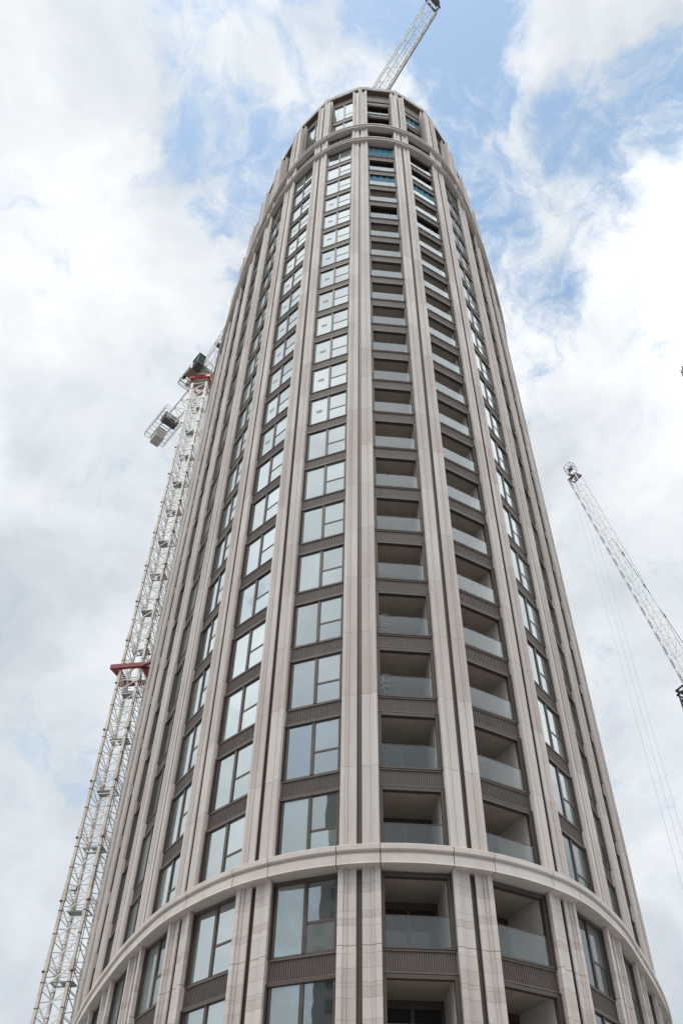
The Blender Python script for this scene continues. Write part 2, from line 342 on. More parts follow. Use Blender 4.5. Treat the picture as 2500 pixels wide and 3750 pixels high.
# balcony shell
def balcony_mb(h, depth=1.9, y0=0.0, dark=False):
    m = MB(); a, b = S0, S1; ia, ib = a + 0.13, b - 0.13
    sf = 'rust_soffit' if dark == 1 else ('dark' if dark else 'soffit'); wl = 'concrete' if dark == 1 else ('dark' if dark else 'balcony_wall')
    # jambs
    for x0, x1 in ((a, a + 0.05), (b - 0.05, b)): m.box((x0, y0 - 0.02, 0), (x1, y0 + 0.22, h), 'bronze')
    for x0, x1 in ((a + 0.05, ia), (ib, b - 0.05)): m.box((x0, y0 + 0.05, 0), (x1, y0 + 0.222, h), 'bronze')
    m.box((ia, y0 + 0.03, h - 0.13), (ib, y0 + 0.2, h - 0.004), 'bronze')
    m.box((a + .05, y0 + 0.01, -0.003), (b - .05, y0 + 0.2, 0.06), 'bronze')
    # walls, ceiling, floor
    npl = 4
    for i in range(npl):
        ya = y0 + 0.22 + (depth - 0.22) * i / npl; yb = y0 + 0.22 + (depth - 0.22) * (i + 1) / npl - 0.007
        m.box((ia - 0.08, ya, 0), (ia, yb, h - 0.05), wl); m.box((ib, ya, 0), (ib + 0.08, yb, h - 0.05), wl)
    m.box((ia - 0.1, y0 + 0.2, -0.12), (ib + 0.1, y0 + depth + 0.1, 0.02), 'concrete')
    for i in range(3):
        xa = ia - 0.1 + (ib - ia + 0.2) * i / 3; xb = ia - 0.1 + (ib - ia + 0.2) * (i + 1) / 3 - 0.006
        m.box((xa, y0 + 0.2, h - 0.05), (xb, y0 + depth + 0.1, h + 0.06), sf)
    return m
def balcony_back(h, depth=1.9, y0=0.0, dark=False):
    m = MB(); ia, ib = S0 + 0.13, S1 - 0.13; y = y0 + depth
    if dark:
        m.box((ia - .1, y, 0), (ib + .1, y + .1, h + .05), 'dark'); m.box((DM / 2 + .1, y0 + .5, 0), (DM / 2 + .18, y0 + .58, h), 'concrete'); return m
    m.box((ia, y, 0.0), (ib, y + 0.1, 0.12), 'bronze'); m.box((ia, y, h - 0.3), (ib, y + 0.1, h), 'bronze')
    for x in (ia, ia + 0.93, ib - 0.10):
        m.box((x, y - 0.01, 0.1), (x + 0.1, y + 0.1, h - 0.25), 'bronze')
    m.box((ia + .05, y + 0.04, 0.1), (ib - .05, y + 0.09, h - 0.25), 'dark_glass')
    return m
def rail_mb(y0=0.0):
    m = MB(); ia, ib = S0 + 0.13, S1 - 0.13
    m.box((ia + 0.015, y0 + 0.09, 0.06), (ib - 0.015, y0 + 0.108, 1.03), 'rail_glass')
    m.box((ia, y0 + 0.083, 1.03), (ib, y0 + 0.115, 1.05), 'bronze')
    return m
def net_mb(h, y0=0.0):
    m = MB(); ia, ib = S0 + 0.13, S1 - 0.13; n = 14; rr = random.Random(3)
    top = [h - 0.16 - rr.random() * 0.10 for _ in range(n + 1)]; bot = [0.55 + rr.random() * 0.08 for _ in range(n + 1)]
    vs = []; 
    for i in range(n + 1):
        x = ia + (ib - ia) * i / n; y = y0 + 0.16 + 0.03 * math.sin(i * 1.7)
        for q in range(5):
            z = bot[i] + (top[i] - bot[i]) * q / 4; vs += [(x, y + 0.02 * math.sin(i * 2.3 + q * 1.9), z)]
    fs = [(i * 5 + q, (i + 1) * 5 + q, (i + 1) * 5 + q + 1, i * 5 + q + 1) for i in range(n) for q in range(4)]
    nb = len(vs); vs2 = vs + [(x, y + 0.01, z) for x, y, z in vs]
    fs2 = fs + [tuple(nb + k for k in reversed(f_)) for f_ in fs]
    m.add(vs2, fs2, 'net'); return m

cam2 = Vector((0, 0))
def score(i, k):
    a, t, n = bay_axes(i); c_ = a + t * DM / 2; v = Vector((c_.x, c_.y, zk(k) - EYE)); d = v.length
    facing = -(n.x * v.x + n.y * v.y) / d
    if facing <= 0.0: return -1
    return facing * Vector((v.x, v.y)).length / d / d ** 2
TOPK, TOPR = 23.05, 0.58       # upper setback storeys
slots = []                      # (kind, bay, k, mesh key)
for i in BAYS:
    if i in BALC: continue
    for k in range(-3, 22): slots.append((score(i, k), i, k, 'std'))
    slots.append((score(i, 22), i, 22.0, 'low'))
    slots.append((score(i, 23.1), i, 23.1, 'up1')); slots.append((score(i, 25), i, 25.18, 'up2'))
slots.sort(key=lambda q: -q[0])
WH = {'std': (HW, 0.0, 0.0, None), 'low': (0.88 * F, 0.0, 0.0, 0), 'up1': (1.77 * F, TOPR, -0.02, 1.05 * F), 'up2': (1.38 * F, TOPR, -0.02, 0.40 * F)}
wmesh = {}
for key, (h, y0, sd, tz) in WH.items():
    fm = window_frame(h, y0, sd, tz); pm = window_pane(h, y0, sd, tz); wmesh[key] = (fm, pm, fm.mesh('window'), pm.mesh('pane'))
notice_mb = pane_with_notice(HW); notice_me = notice_mb.mesh('pane')
restF, restP = MB(), MB()
indiv = 0
for sc, i, k, key in slots:
    T = bay_matrix(i, k)
    vis_ok = not (key == 'std' and k < -1)
    if indiv < 100 and vis_ok and sc > 0:
        nt_ = key == 'std' and 9 <= k <= 18 and i in (-1, -2)
        o = put('window', wmesh[key][2], tower, T); put('pane', notice_me if nt_ else wmesh[key][3], o); indiv += 1
    else:
        restF.merge(wmesh[key][0], T); restP.merge(notice_mb if key == 'std' and 9 <= k <= 18 and i in (-1, -2) else wmesh[key][1], T)
o = restF.build('window', tower); o['kind'] = 'stuff'; o2 = restP.build('pane', o); o2['kind'] = 'stuff'

# spandrels
sps = []
for i in range(-9, 10):
    for k in range(-4, 21):
        if k == 0: continue
        sps.append((score(i, k), i, k + 0.77))
sps.sort(key=lambda q: -q[0]); smesh = span_mb.mesh('spandrel_panel'); rest = MB(); cnt = 0
for sc, i, k in sps:
    T = bay_matrix(i, k)
    if cnt < 100 and k > -1.5 and sc > 0: put('spandrel_panel', smesh, tower, T); cnt += 1
    else: rest.merge(span_mb, T)
up_sp = spandrel(0.26 * F, TOPR, -0.02)
for i in range(-9, 10): rest.merge(up_sp, bay_matrix(i, 24.89))
o = rest.build('spandrel_panel', tower); o['kind'] = 'stuff'

# balconies
b_mesh = {d: balcony_mb(HW, dark=d).mesh('balcony') for d in (0, 1, 2)}
bb_mesh = {d: balcony_back(HW, dark=bool(d)).mesh('balcony_door') for d in (0, 1)}
r_mesh = rail_mb().mesh('railing'); n_mesh = net_mb(HW).mesh('safety_net')
NETS = {(0, 21), (0, 19), (1, 19)}
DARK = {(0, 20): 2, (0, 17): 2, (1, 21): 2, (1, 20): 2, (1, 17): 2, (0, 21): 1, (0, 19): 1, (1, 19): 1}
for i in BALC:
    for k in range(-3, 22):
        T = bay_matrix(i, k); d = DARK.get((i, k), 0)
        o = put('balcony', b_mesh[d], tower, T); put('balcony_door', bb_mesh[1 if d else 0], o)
        if (i, k) not in ((0, 21),): put('railing', r_mesh, o)
        if (i, k) in ((0, 3), (0, 4)):
            hw_ = MB(); rw = random.Random(k); x0_ = S0 + .2
            pts = [Vector((x0_ + .13 + .14 * math.cos(u * .55) + rw.uniform(-.03, .03), -0.03 + rw.uniform(-.02, .02), .95 - u * .022 + .12 * math.sin(u * .55))) for u in range(36)]
            hw_.path(pts, .006, 'cable'); hw_.build('hanging_wire', o)
        if (i, k) in NETS: put('safety_net', n_mesh, o)
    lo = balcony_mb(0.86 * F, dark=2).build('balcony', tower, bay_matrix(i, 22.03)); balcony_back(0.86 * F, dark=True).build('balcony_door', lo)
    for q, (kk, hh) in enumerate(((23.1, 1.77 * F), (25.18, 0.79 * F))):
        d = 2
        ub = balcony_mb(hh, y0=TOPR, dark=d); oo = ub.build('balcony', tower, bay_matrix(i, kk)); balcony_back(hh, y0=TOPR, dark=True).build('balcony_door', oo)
        rl = MB(); a_, b_ = S0 + .13, S1 - .13; zr = 0.97 * F if q == 0 else 0.0
        rl.box((a_, TOPR + 0.09, zr + 0.05), (b_, TOPR + 0.108, zr + 0.62), 'rail_glass'); rl.box((a_, TOPR + .08, zr + .62), (b_, TOPR + .12, zr + .65), 'white_sheet')
        rl.build('railing', oo)
        if i == 1 and q == 1: net_mb(hh, TOPR).build('safety_net', oo)
    lv = MB(); lv.box((S0, TOPR, 0), (S1, TOPR + .3, 0.06), 'bronze_panel'); lv.box((S0, TOPR, 0.55 * F), (S1, TOPR + .3, 0.60 * F), 'concrete')
    lv.box((S0, TOPR + .02, 0.06), (S1, TOPR + .3, 0.22 * F), 'bronze_panel'); lv.box((S0, TOPR + .1, 0.22 * F), (S1, TOPR + .3, 0.36 * F), 'dark'); lv.box((S0, TOPR + .02, 0.36 * F), (S1, TOPR + .3, 0.55 * F), 'bronze_panel')
    lv.build('louvre_panel', tower, bay_matrix(i, 25.99))

hd_ = MB(); hd_.box((S0 - .1, TOPR + .02, 0), (S1 + .1, TOPR + .25, .37 * F), 'rust_soffit')
hm_ = hd_.mesh('lintel')
for i in BAYS: put('lintel', hm_, tower, bay_matrix(i, 26.59))

# ------------------------------------------------------------------ piers
PR_UP = [(.09, -.30), (.09, .03), (.35, .03), (.40, .075), (.455, .08), (.485, .15), (.60, .155), (.64, .10), (.64, -.30)]
PR_LO = [(.09, -.30), (.09, .03), (.365, .03), (.365, .085), (.465, .085), (.465, .16), (.635, .16), (.635, -.30)]
LOWJ = [.012, .204, .276, .349, .536, .634, .671, .803, .938]
G = 0.012
def half(prof, i, side):     # plan points of a half pier on bay i, at its start (side 0) or end (side 1)
    a, t, n = bay_axes(i); res = []
    for s, o_ in prof:
        ss = s if side == 0 else DM - s
        p = a + t * ss + n * o_; res.append((p.x - BASE.x, p.y - BASE.y))
    return res
def joints_low():
    zs = []
    for k in range(-4, 1):
        for j_ in LOWJ: zs.append(k + j_)
    zs = [z for z in zs if z < 0.75 and abs(z - 0.671) > .001]; return sorted(zs)
low = joints_low()
pier_rand = random.Random(11)
for i in range(-9, 11):
    m = MB(); sl = MB()
    pairs = [(i - 1, 1), (i, 0)]
    for b_, sd in pairs:
        if b_ not in BAYS: continue
        lo = half(PR_LO, b_, sd); upf = half(PR_UP, b_, sd)
        zs = low + [0.80]
        gap_ = lambda z_: (.010 if abs(z_ - round(z_) - .012) < .002 else .0035)
        for z0, z1 in zip(zs, zs[1:]): m.prism(lo, zk(z0) + gap_(z0), zk(z1) - gap_(z1), 'stone')
        core = half([(.11, -.29), (.11, .012), (.37, .012), (.37, .06), (.48, .06), (.48, .135), (.62, .135), (.62, -.29)], b_, sd)
        m.prism(core, zk(-4), zk(22.9), 'joint')
        seg = [1.0] + list(range(2, 22)) + [21.88]
        for z0, z1 in zip(seg, seg[1:]): m.prism(upf, zk(z0) + G / 2, zk(z1) - G / 2, 'stone')
        m.prism(upf, zk(22.02), zk(22.93), 'stone')
        # free-standing upper ribs with deep returns
        fl = half([(.09, -.30), (.09, .03), (.36, .03), (.36, -.30)], b_, sd); st = half([(.365, -.30), (.365, .08), (.46, .08), (.46, -.30)], b_, sd)
        rb = half([(.465, -.3), (.465, .15), (.60, .155), (.64, .10), (.64, -.3)], b_, sd); rt = half([(.52, -.305), (.64, -.305), (.64, -1.2), (.52, -1.2)], b_, sd)
        for (pl, tp) in ((fl, 26.36), (st, 26.40), (rb, 26.45), (rt, 26.96)):
            for z0, z1 in ((23.02, 24.0), (24.0, 25.1), (25.1, tp)): m.prism(pl, zk(z0) + G / 2, zk(z1) - G / 2, 'stone')
    # structural column behind the slot, up to the roof slab
    aL = bay_axes(i - 1) if (i - 1) in BAYS else bay_axes(i); aR = bay_axes(i) if i in BAYS else bay_axes(i - 1)
    n = (aL[2] + aR[2]).normalized(); t = Vector((-n.y, n.x)); p = P[i] - Vector((BASE.x, BASE.y))
    def q(s, o_): v = p + t * s + n * o_; return (v.x, v.y)
    m.prism([q(-.62, -.31), q(.62, -.31), q(.5, -.9), q(-.5, -.9)], zk(23), zk(26.1), 'concrete')
    m.prism([q(-.17, -.16), q(.17, -.16), q(.17, -.9), q(-.17, -.9)], zk(26.1), zk(26.965), 'concrete')
    m.prism([q(-.30, -.313), q(.30, -.313), q(.30, -.6), q(-.30, -.6)], zk(-4), zk(23), 'bronze')
    o = m.build('pier', tower)
    for z0, z1 in [(-4, .78)] + [(1.0, 6), (6, 11), (11, 16), (16, 21.7)] + [(22, 22.68), (23.05, 26.25)]:
        sl.prism([q(-.12, -.10), q(.12, -.10), q(.12, -.16), q(-.12, -.16)], zk(z0), zk(z1) - .02, 'bronze')
    for s in (-.075, .075):
        for z0, z1 in ((-4, .78), (1.0, 21.7), (22, 22.68), (23.05, 26.25)): sl.prism([q(s - .01, -.03), q(s + .01, -.03), q(s + .01, -.12), q(s - .01, -.12)], zk(z0), zk(z1) - .03, 'bronze')
    sl.build('slot_strip', o)

# ------------------------------------------------------------------ cornice bands
def band(section, gap_s=(0.66, DM - 0.66), name='cornice'):
    sub = 12; outl = {}
    for o_, z in section:
        if o_ not in outl: outl[o_] = smooth_outline(o_, sub)
    m = MB(); ns = len(section); g = 0.004
    for b_ in range(NC):
        # two stones per bay: the pier stone straddles the bay joint, the window stone spans the opening
        for u0, u1 in ((0.19, 0.81), (0.81, 1.19)):
            steps = 8 if u0 < .5 else 6
            vs = []
            for q in range(steps + 1):
                u = u0 + g + (u1 - u0 - 2 * g) * q / steps; idx = (b_ + u) * sub; i0 = int(math.floor(idx)); fr = idx - i0
                for o_, z in section:
                    L = outl[o_]; p = L[i0 % len(L)] * (1 - fr) + L[(i0 + 1) % len(L)] * fr; vs.append((p.x - BASE.x, p.y - BASE.y, z))
            fs = [tuple(range(ns)), tuple(range(steps * ns + ns - 1, steps * ns - 1, -1))]
            for q in range(steps):
                for e_ in range(ns): fs.append((q * ns + e_, (q + 1) * ns + e_, (q + 1) * ns + (e_ + 1) % ns, q * ns + (e_ + 1) % ns))
            m.add(vs, [tuple(reversed(f_)) for f_ in fs], 'stone_band')
    return m.build(name, tower)
def sec(z0, z1, o1, o2, back=-.45):
    h = z1 - z0
    return [(back, zk(z0)), (o2, zk(z0)), (o2 - .015, zk(z0) + .06), (o2 - .03, zk(z0 + h * .52)), (o2 - .07, zk(z0 + h * .56)), (o2 - .07, zk(z0 + h * .62)),
            (o1 - .03, zk(z0 + h * .66)), (o1, zk(z0 + h * .70)), (o1, zk(z1) - .03), (o1 - .03, zk(z1)), (back, zk(z1) + .012)]
band(sec(.785, .995, .37, .33))
band(sec(21.87, 22.03, .30, .25))
band(sec(22.92, 23.09, .30, .25))

# ------------------------------------------------------------------ roof, core, hidden far side
def ring2(off, z0, z1, matn, m=None):
    m = m or MB(); o_ = []
    for i in range(NC):
        a, b, c_ = closed[i - 1], closed[i], closed[(i + 1) % NC]
        t = (c_ - a).normalized(); n = Vector((t.y, -t.x)); p = b + n * off; o_.append((p.x - BASE.x, p.y - BASE.y))
    m.prism(o_, z0, z1, matn); return m
rs = ring2(-0.20, zk(27.0), zk(27.22), 'concrete'); ring2(-0.23, zk(26.97), zk(27.0) - .002, 'rust_soffit', rs)
roof = rs.build('roof_slab', tower)
rr = MB()
pl = smooth_outline(-0.5, 2); hts = (0.55, 1.05)
for i, p in enumerate(pl):
    q_ = pl[(i + 1) % len(pl)]; a = Vector((p.x - BASE.x, p.y - BASE.y, zk(27.22))); b = Vector((q_.x - BASE.x, q_.y - BASE.y, zk(27.22)))
    rr.bar(a, a + Vector((0, 0, 1.1)), .02, 'grey_steel')
    for h in hts: rr.bar(a + Vector((0, 0, h)), b + Vector((0, 0, h)), .014, 'grey_steel')
rr.build('guard_rail', roof)
core = ring2(-2.95, 0.02, zk(26.9), 'dark'); core.build('inner_core', tower)
fs_ = ring2(-2.93, zk(22.9), zk(26.96), 'concrete').build('setback_wall', tower)
# floor slabs are hidden behind the cladding; low walls at the foot of the tower
base = MB(); 
for i in range(-9, 10):
    a, t, n = bay_axes(i); 
    def w2(s, o_): v = a + t * s + n * o_; return (v.x - BASE.x, v.y - BASE.y)
    base.prism([w2(0, 0.12), w2(DM, 0.12), w2(DM, -.3), w2(0, -.3)], -.3, zk(-3.02), 'stone')
base.build('base_wall', tower)
rear = MB()
for i in range(NC):
    a, b = closed[i], closed[(i + 1) % NC]
    idx = i - 12
    if -9 <= idx <= 9: continue
    t = (b - a).normalized(); n = Vector((t.y, -t.x)); L = (b - a).length
    def w3(s, o_): v = a + t * s + n * o_; return (v.x - BASE.x, v.y - BASE.y)
    for (s0, s1) in ((0.0 if idx == 10 else .09, .64), (L - .64, L - .09)): rear.prism([w3(s0, .12), w3(s1, .12), w3(s1, -.3), w3(s0, -.3)], 0.01, zk(26.3), 'stone')
    for k in range(-3, 26):
        rear.prism([w3(.64, .0), w3(L - .64, .0), w3(L - .64, -.1), w3(.64, -.1)], zk(k + .78), zk(k + 1), 'bronze_panel')
        rear.prism([w3(.64, -.15), w3(L - .64, -.15), w3(L - .64, -.2), w3(.64, -.2)], zk(k), zk(k + .78), 'glass')
rear.build('rear_facade', tower)

# ------------------------------------------------------------------ lattice helper
def lattice(m, A, B, wA, wB, side, panel, rc, rb, chord, brace, nc=4, sections=None, tri=False, skip_first=False):
    A, B = Vector(A), Vector(B); d = (B - A); L = d.length; d.normalize(); side = Vector(side); side = (side - d * side.dot(d)).normalized(); upv = side.cross(d).normalized()
    n = max(1, round(L / panel))
    def corners(u):
        c_ = A + (B - A) * u; ws = wA[0] + (wB[0] - wA[0]) * u; wh = wA[1] + (wB[1] - wA[1]) * u
        if tri: return [c_ - side * ws / 2, c_ + side * ws / 2, c_ + upv * wh]
        return [c_ - side * ws / 2 - upv * wh / 2, c_ + side * ws / 2 - upv * wh / 2, c_ + side * ws / 2 + upv * wh / 2, c_ - side * ws / 2 + upv * wh / 2]
    ks = 3 if tri else 4
    c0, c1 = corners(0), corners(1)
    for q in range(ks): m.bar(c0[q], c1[q], rc, chord, nc, roll=side)
    for i in range(n):
        a, b = corners(i / n), corners((i + 1) / n)
        for q in range(ks):
            q2 = (q + 1) % ks
            m.bar(a[q], a[q2], rb, brace)
            if (i + q) % 2 == 0 or not tri: m.bar(a[q] if (q % 2 == 0) else a[q2], b[q2] if (q % 2 == 0) else b[q], rb, brace)
            else: m.bar(a[q2], b[q], rb, brace)
    b = corners(1)
    for q in range(ks): m.bar(b[q], b[(q + 1) % ks], rb, brace)
    return corners

# ------------------------------------------------------------------ luffing tower crane beside the tower
MX, MY = -23.184, 63.0; ps = R(-6 + 0)       # mast centre and turn
MAST_TOP = 111.2 + EYE
cr1 = thing('tower_crane', 'cream lattice tower crane rising beside the tower, boom passing over its roof', 'crane', (MX, MY, 0))
ux = Vector((math.cos(ps), math.sin(ps), 0)); uy = Vector((-math.sin(ps), math.cos(ps), 0)); uz = Vector((0, 0, 1))
def C(a, b, z): return ux * a + uy * b + uz * z
mast = MB(); HWD = 1.0; SEC = 5.74; zj0 = 31.6 + EYE
z_nodes = []
z = zj0 - SEC * 6
while z < MAST_TOP + 0.5: z_nodes.append(z); z += SEC / 3
z_nodes = [z for z in z_nodes if z > 0.5 and z <= MAST_TOP + .3]
ztop = z_nodes[-1] + 0.2
cs = [(-HWD, -HWD), (HWD, -HWD), (HWD, HWD), (-HWD, HWD)]
for a, b in cs: mast.box((0, 0, 0), (0, 0, 0), 'cream_steel') if False else mast.bar(C(a, b, 0), C(a, b, ztop), 0.165, 'cream_steel', 4, roll=ux + uy if False else ux)
for n_, z in enumerate(z_nodes):
    joint = (abs(((z - zj0) / SEC) - round((z - zj0) / SEC)) < 0.02)
    for q in range(4):
        (a, b), (c_, d_) = cs[q], cs[(q + 1) % 4]
        mast.bar(C(a, b, z + .12 if joint else z), C(c_, d_, z + .12 if joint else z), .042, 'white_steel')
        if joint:
            mast.bar(C(a, b, z - .16), C(c_, d_, z - .16), .05, 'white_steel')
            mast.bar(C(a, b, z - .55), C(a, b, z + .45), .215, 'cream_steel', 4, roll=ux)
            mast.bar(C(a * 1.12, b * 1.12, z - .62), C(a * 1.12, b * 1.12, z - .5), .12, 'dark_steel', 6)
        else: mast.bar(C(a * 1.01, b * 1.01, z + .5), C(a * 1.01, b * 1.01, z + .56), .185, 'dark_steel', 4, roll=ux)
        if n_ + 1 < len(z_nodes):
            z2 = z_nodes[n_ + 1]
            if q in (0, 2): mast.bar(C(a, b, z + .1), C(c_, d_, z2 - .1), .05, 'white_steel')
            else:
                mast.bar(C(a, b, z2 - .1), C(c_, d_, (z + z2) / 2), .05, 'white_steel'); mast.bar(C(c_, d_, (z + z2) / 2), C(a, b, z + .1), .05, 'white_steel')
mo = mast.build('mast', cr1)
zj = [z for z in z_nodes if abs(((z - zj0) / SEC) - round((z - zj0) / SEC)) < 0.02]
for n_, z in enumerate(zj):
    lad = MB(); plat = MB(); zf = z - 1.0; sx = 0.35 if n_ % 2 else -0.35
    for (a, b), (c_, d_) in (((-.85, -.1), (.85, -.1)), ((-.85, .8), (.85, .8)), ((-.85, -.1), (-.85, .8)), ((.85, -.1), (.85, .8))): plat.bar(C(a, b, zf), C(c_, d_, zf), .07, 'grey_steel')
    plat.add([C(-.85 if sx > 0 else -.2, -.1, zf + .03), C(.2 if sx > 0 else .85, -.1, zf + .03), C(.2 if sx > 0 else .85, .8, zf + .03), C(-.85 if sx > 0 else -.2, .8, zf + .03),
              C(-.85 if sx > 0 else -.2, -.1, zf - .0), C(.2 if sx > 0 else .85, -.1, zf - .0), C(.2 if sx > 0 else .85, .8, zf - .0), C(-.85 if sx > 0 else -.2, .8, zf - .0)],
             [(0, 1, 2, 3), (7, 6, 5, 4), (0, 4, 5, 1), (1, 5, 6, 2), (2, 6, 7, 3), (3, 7, 4, 0)], 'grey_steel')
    for h in (.5, 1.0): plat.bar(C(-.85, -.1, zf + h), C(.0, -.1, zf + h), .02, 'grey_steel')
    ze = zf + SEC
    for s in (-.2, .2): lad.bar(C(sx + s, .55, zf), C(sx + s, .55, ze), .022, 'white_steel')
    q = zf
    while q < ze: lad.bar(C(sx - .2, .55, q), C(sx + .2, .55, q), .014, 'white_steel'); q += .3
    for hq in (2.3, 3.1, 3.9, 4.7):
        pts = [C(sx + .36 * math.cos(t_), .5 - .55 * math.sin(t_), zf + hq) for t_ in [math.pi * u / 8 for u in range(9)]]
        lad.path(pts, .012, 'white_steel')
    for t_ in (math.pi * .25, math.pi * .5, math.pi * .75): lad.bar(C(sx + .36 * math.cos(t_), .5 - .55 * math.sin(t_), zf + 2.3), C(sx + .36 * math.cos(t_), .5 - .55 * math.sin(t_), zf + 4.7), .010, 'white_steel')
    lad.build('ladder', mo); plat.build('platform', mo)
cb = MB(); pts = [C(1.14, -.75 + .12 * math.sin(z * .5), z) for z in [2 + 1.5 * i for i in range(72)] if z < 108]; cb.path(pts, .03, 'dark_steel'); cb.build('power_cable', mo)
zl = 31.9 + EYE
for (a, b, dd) in ((-.15, -1.0, (0, -1, -.5)), (1.15, .9, (1, -.4, -.4))):
    fl = MB(); c_ = C(a, b - .35 if b < 0 else b, zl)
    fl.box(c_ - Vector((.22, .10, .16)), c_ + Vector((.22, .10, .16)), 'dark_steel'); fl.box(c_ + Vector((-.18, -.12, -.13)), c_ + Vector((.18, -.10, .13)), 'white_sheet'); fl.bar(c_, C(a, b, zl - .3), .04, 'dark_steel')
    for q in range(5): fl.box(c_ + Vector((-.2 + q * .09, .10, -.14)), c_ + Vector((-.18 + q * .09, .16, .14)), 'dark_steel')
    fl.build('floodlight', cr1)
# red ties
def red_frame(m, z, xl, xr, yb, r, matn, h=.5):
    for (a, b, c_, d_) in ((-xl, -1.25, xr, -1.25), (-xl, yb, xr, yb), (-1.3, -1.25, -1.3, yb), (1.3, -1.25, 1.3, yb)):
        A, B = C(a, b, z), C(c_, d_, z); d = (B - A).normalized(); s_ = d.cross(uz) * r
        vs = [A - s_ - uz * h / 2, A + s_ - uz * h / 2, A + s_ + uz * h / 2, A - s_ + uz * h / 2, B - s_ - uz * h / 2, B + s_ - uz * h / 2, B + s_ + uz * h / 2, B - s_ + uz * h / 2]
        m.add(vs, [(0, 1, 2, 3), (7, 6, 5, 4), (0, 4, 5, 1), (1, 5, 6, 2), (2, 6, 7, 3), (3, 7, 4, 0)], matn)
tz = 56.0 + EYE
tf = MB(); red_frame(tf, tz, 2.0, 1.5, 1.35, .16, 'red_steel', .5)
tf.add([C(-2.0, -1.4, tz - .25), C(-1.1, -1.4, tz - .25), C(-1.3, 1.3, tz - .25), C(-2.0, -1.4, tz - .29), C(-1.1, -1.4, tz - .29), C(-1.3, 1.3, tz - .29)], [(0, 1, 2), (5, 4, 3), (0, 3, 4, 1), (1, 4, 5, 2), (2, 5, 3, 0)], 'red_steel')
for (a, b, tx, ty) in ((1.3, -1.25, 4.6, -2.5), (1.4, -1.0, 4.4, .4), (1.4, -.9, 4.7, 1.6), (1.3, 1.35, 5.6, 3.0)):
    tf.bar(C(a, b, tz), C(tx, ty, tz), .22 if ty in (-2.5, 1.6) else .14, 'red_steel', 4, r2=.14)
tf.build('tie_frame', cr1)
tc_ = MB(); red_frame(tc_, MAST_TOP + .15, 1.45, 1.45, 1.35, .13, 'red_bright', .58); tc_.build('top_collar', cr1)
# machinery deck: direction of the boom in plan
tipW = Vector((9.9, 26.6, 148.7 + EYE)); piv0 = Vector((MX, MY, 114.6 + EYE))
bd = Vector((tipW.x - MX, tipW.y - MY, 0)).normalized(); bs = Vector((bd.y, -bd.x, 0))     # bs: the cab side
def D(a, b, z): return bd * a + bs * b + uz * (z + EYE)
def dbox(m, a0, a1, b0, b1, z0, z1, matn):
    vs = [D(a, b, z) for z in (z0, z1) for (a, b) in ((a0, b0), (a1, b0), (a1, b1), (a0, b1))]
    m.add(vs, [(0, 3, 2, 1), (4, 5, 6, 7), (0, 1, 5, 4), (1, 2, 6, 5), (2, 3, 7, 6), (3, 0, 4, 7)], matn)
sr_ = MB()
for z0, z1, r_ in ((111.9, 112.3, 1.35), (112.3, 112.9, 1.15), (112.9, 113.2, 1.5)):
    pl_ = [(r_ * math.cos(t_), r_ * math.sin(t_)) for t_ in [2 * math.pi * i / 24 for i in range(24)]]; sr_.prism(pl_, z0 + EYE, z1 + EYE, 'counterweight')
dbox(sr_, -1.5, 1.5, -1.1, 1.1, 113.2, 113.5, 'grey_steel')
for b in (-.75, .75):
    for a in (-1.3, 1.9): sr_.bar(D(a, b, 113.4), D(1.0, b * .8, 116.2), .11, 'white_steel')
    sr_.bar(D(-1.3, b, 113.5), D(1.9, b, 113.5), .13, 'white_steel')
sr_.bar(D(1.0, -.9, 116.0), D(1.0, .9, 116.0), .14, 'white_steel', 8)
sr_.build('slewing_platform', cr1)
# counter jib
def DJ(a, b, z): return D(a * .895, b * .86, z)
def jbox(m, a0, a1, b0, b1, z0, z1, matn): dbox(m, a0 * .895, a1 * .895, b0 * .86, b1 * .86, z0, z1, matn)
cj = MB(); zc = 112.9
for b in (-.85, .85):
    cj.bar(DJ(-1.2, b, zc), DJ(-15.2, b, zc), .15, 'white_steel', 4)
for i in range(10):
    a = -1.5 - i * 1.0
    if i % 2 == 0: cj.bar(DJ(a, -.85, zc), DJ(a, .85, zc), .06, 'white_steel')
    cj.bar(DJ(a, -.85 if i % 2 else .85, zc), DJ(a - 1.0, .85 if i % 2 else -.85, zc), .055, 'white_steel')
for i in range(12): cj.bar(DJ(-9 - i * .55, -.85, zc - .02), DJ(-9 - i * .55, .85, zc - .02), .05, 'dark_steel')
for b in (-1.9, 1.9):
    cj.bar(DJ(-8.5, b, zc), DJ(-15.4, b, zc), .05, 'grey_steel')
    for i in range(9):
        a = -8.5 - i * .86
        cj.bar(DJ(a, b, zc), DJ(a, b * .45, zc), .035, 'grey_steel'); cj.bar(DJ(a, b, zc), DJ(a, b, zc + 1.1), .03, 'grey_steel')
    for h in (.55, 1.1): cj.bar(DJ(-8.5, b, zc + h), DJ(-15.4, b, zc + h), .025, 'grey_steel')
    for a in (-8.5, -15.4):
        for h in (.55, 1.1): cj.bar(DJ(a, b, zc + h), DJ(a, b * .45, zc + h), .025, 'grey_steel')
cj.build('counter_jib', cr1)
wn = MB(); jbox(wn, -11.4, -9.8, -1.5, 1.2, zc + .2, zc + 1.3, 'dark_steel'); wn.bar(DJ(-10.5, -1.2, zc - .1), DJ(-10.5, 1.2, zc - .1), .55, 'dark_steel', 14); wn.build('winch', cr1)
cw = MB()
for i in range(7): jbox(cw, -14.9 + i * .30, -14.9 + i * .30 + .28, -.8, .8, zc - 1.5, zc + .9, 'counterweight')
cw.build('counterweight', cr1)
sg = MB(); jbox(sg, -11.8, -9.0, 1.75, 1.8, zc + .2, zc + 1.2, 'white_sheet'); sg.build('side_board', cr1)
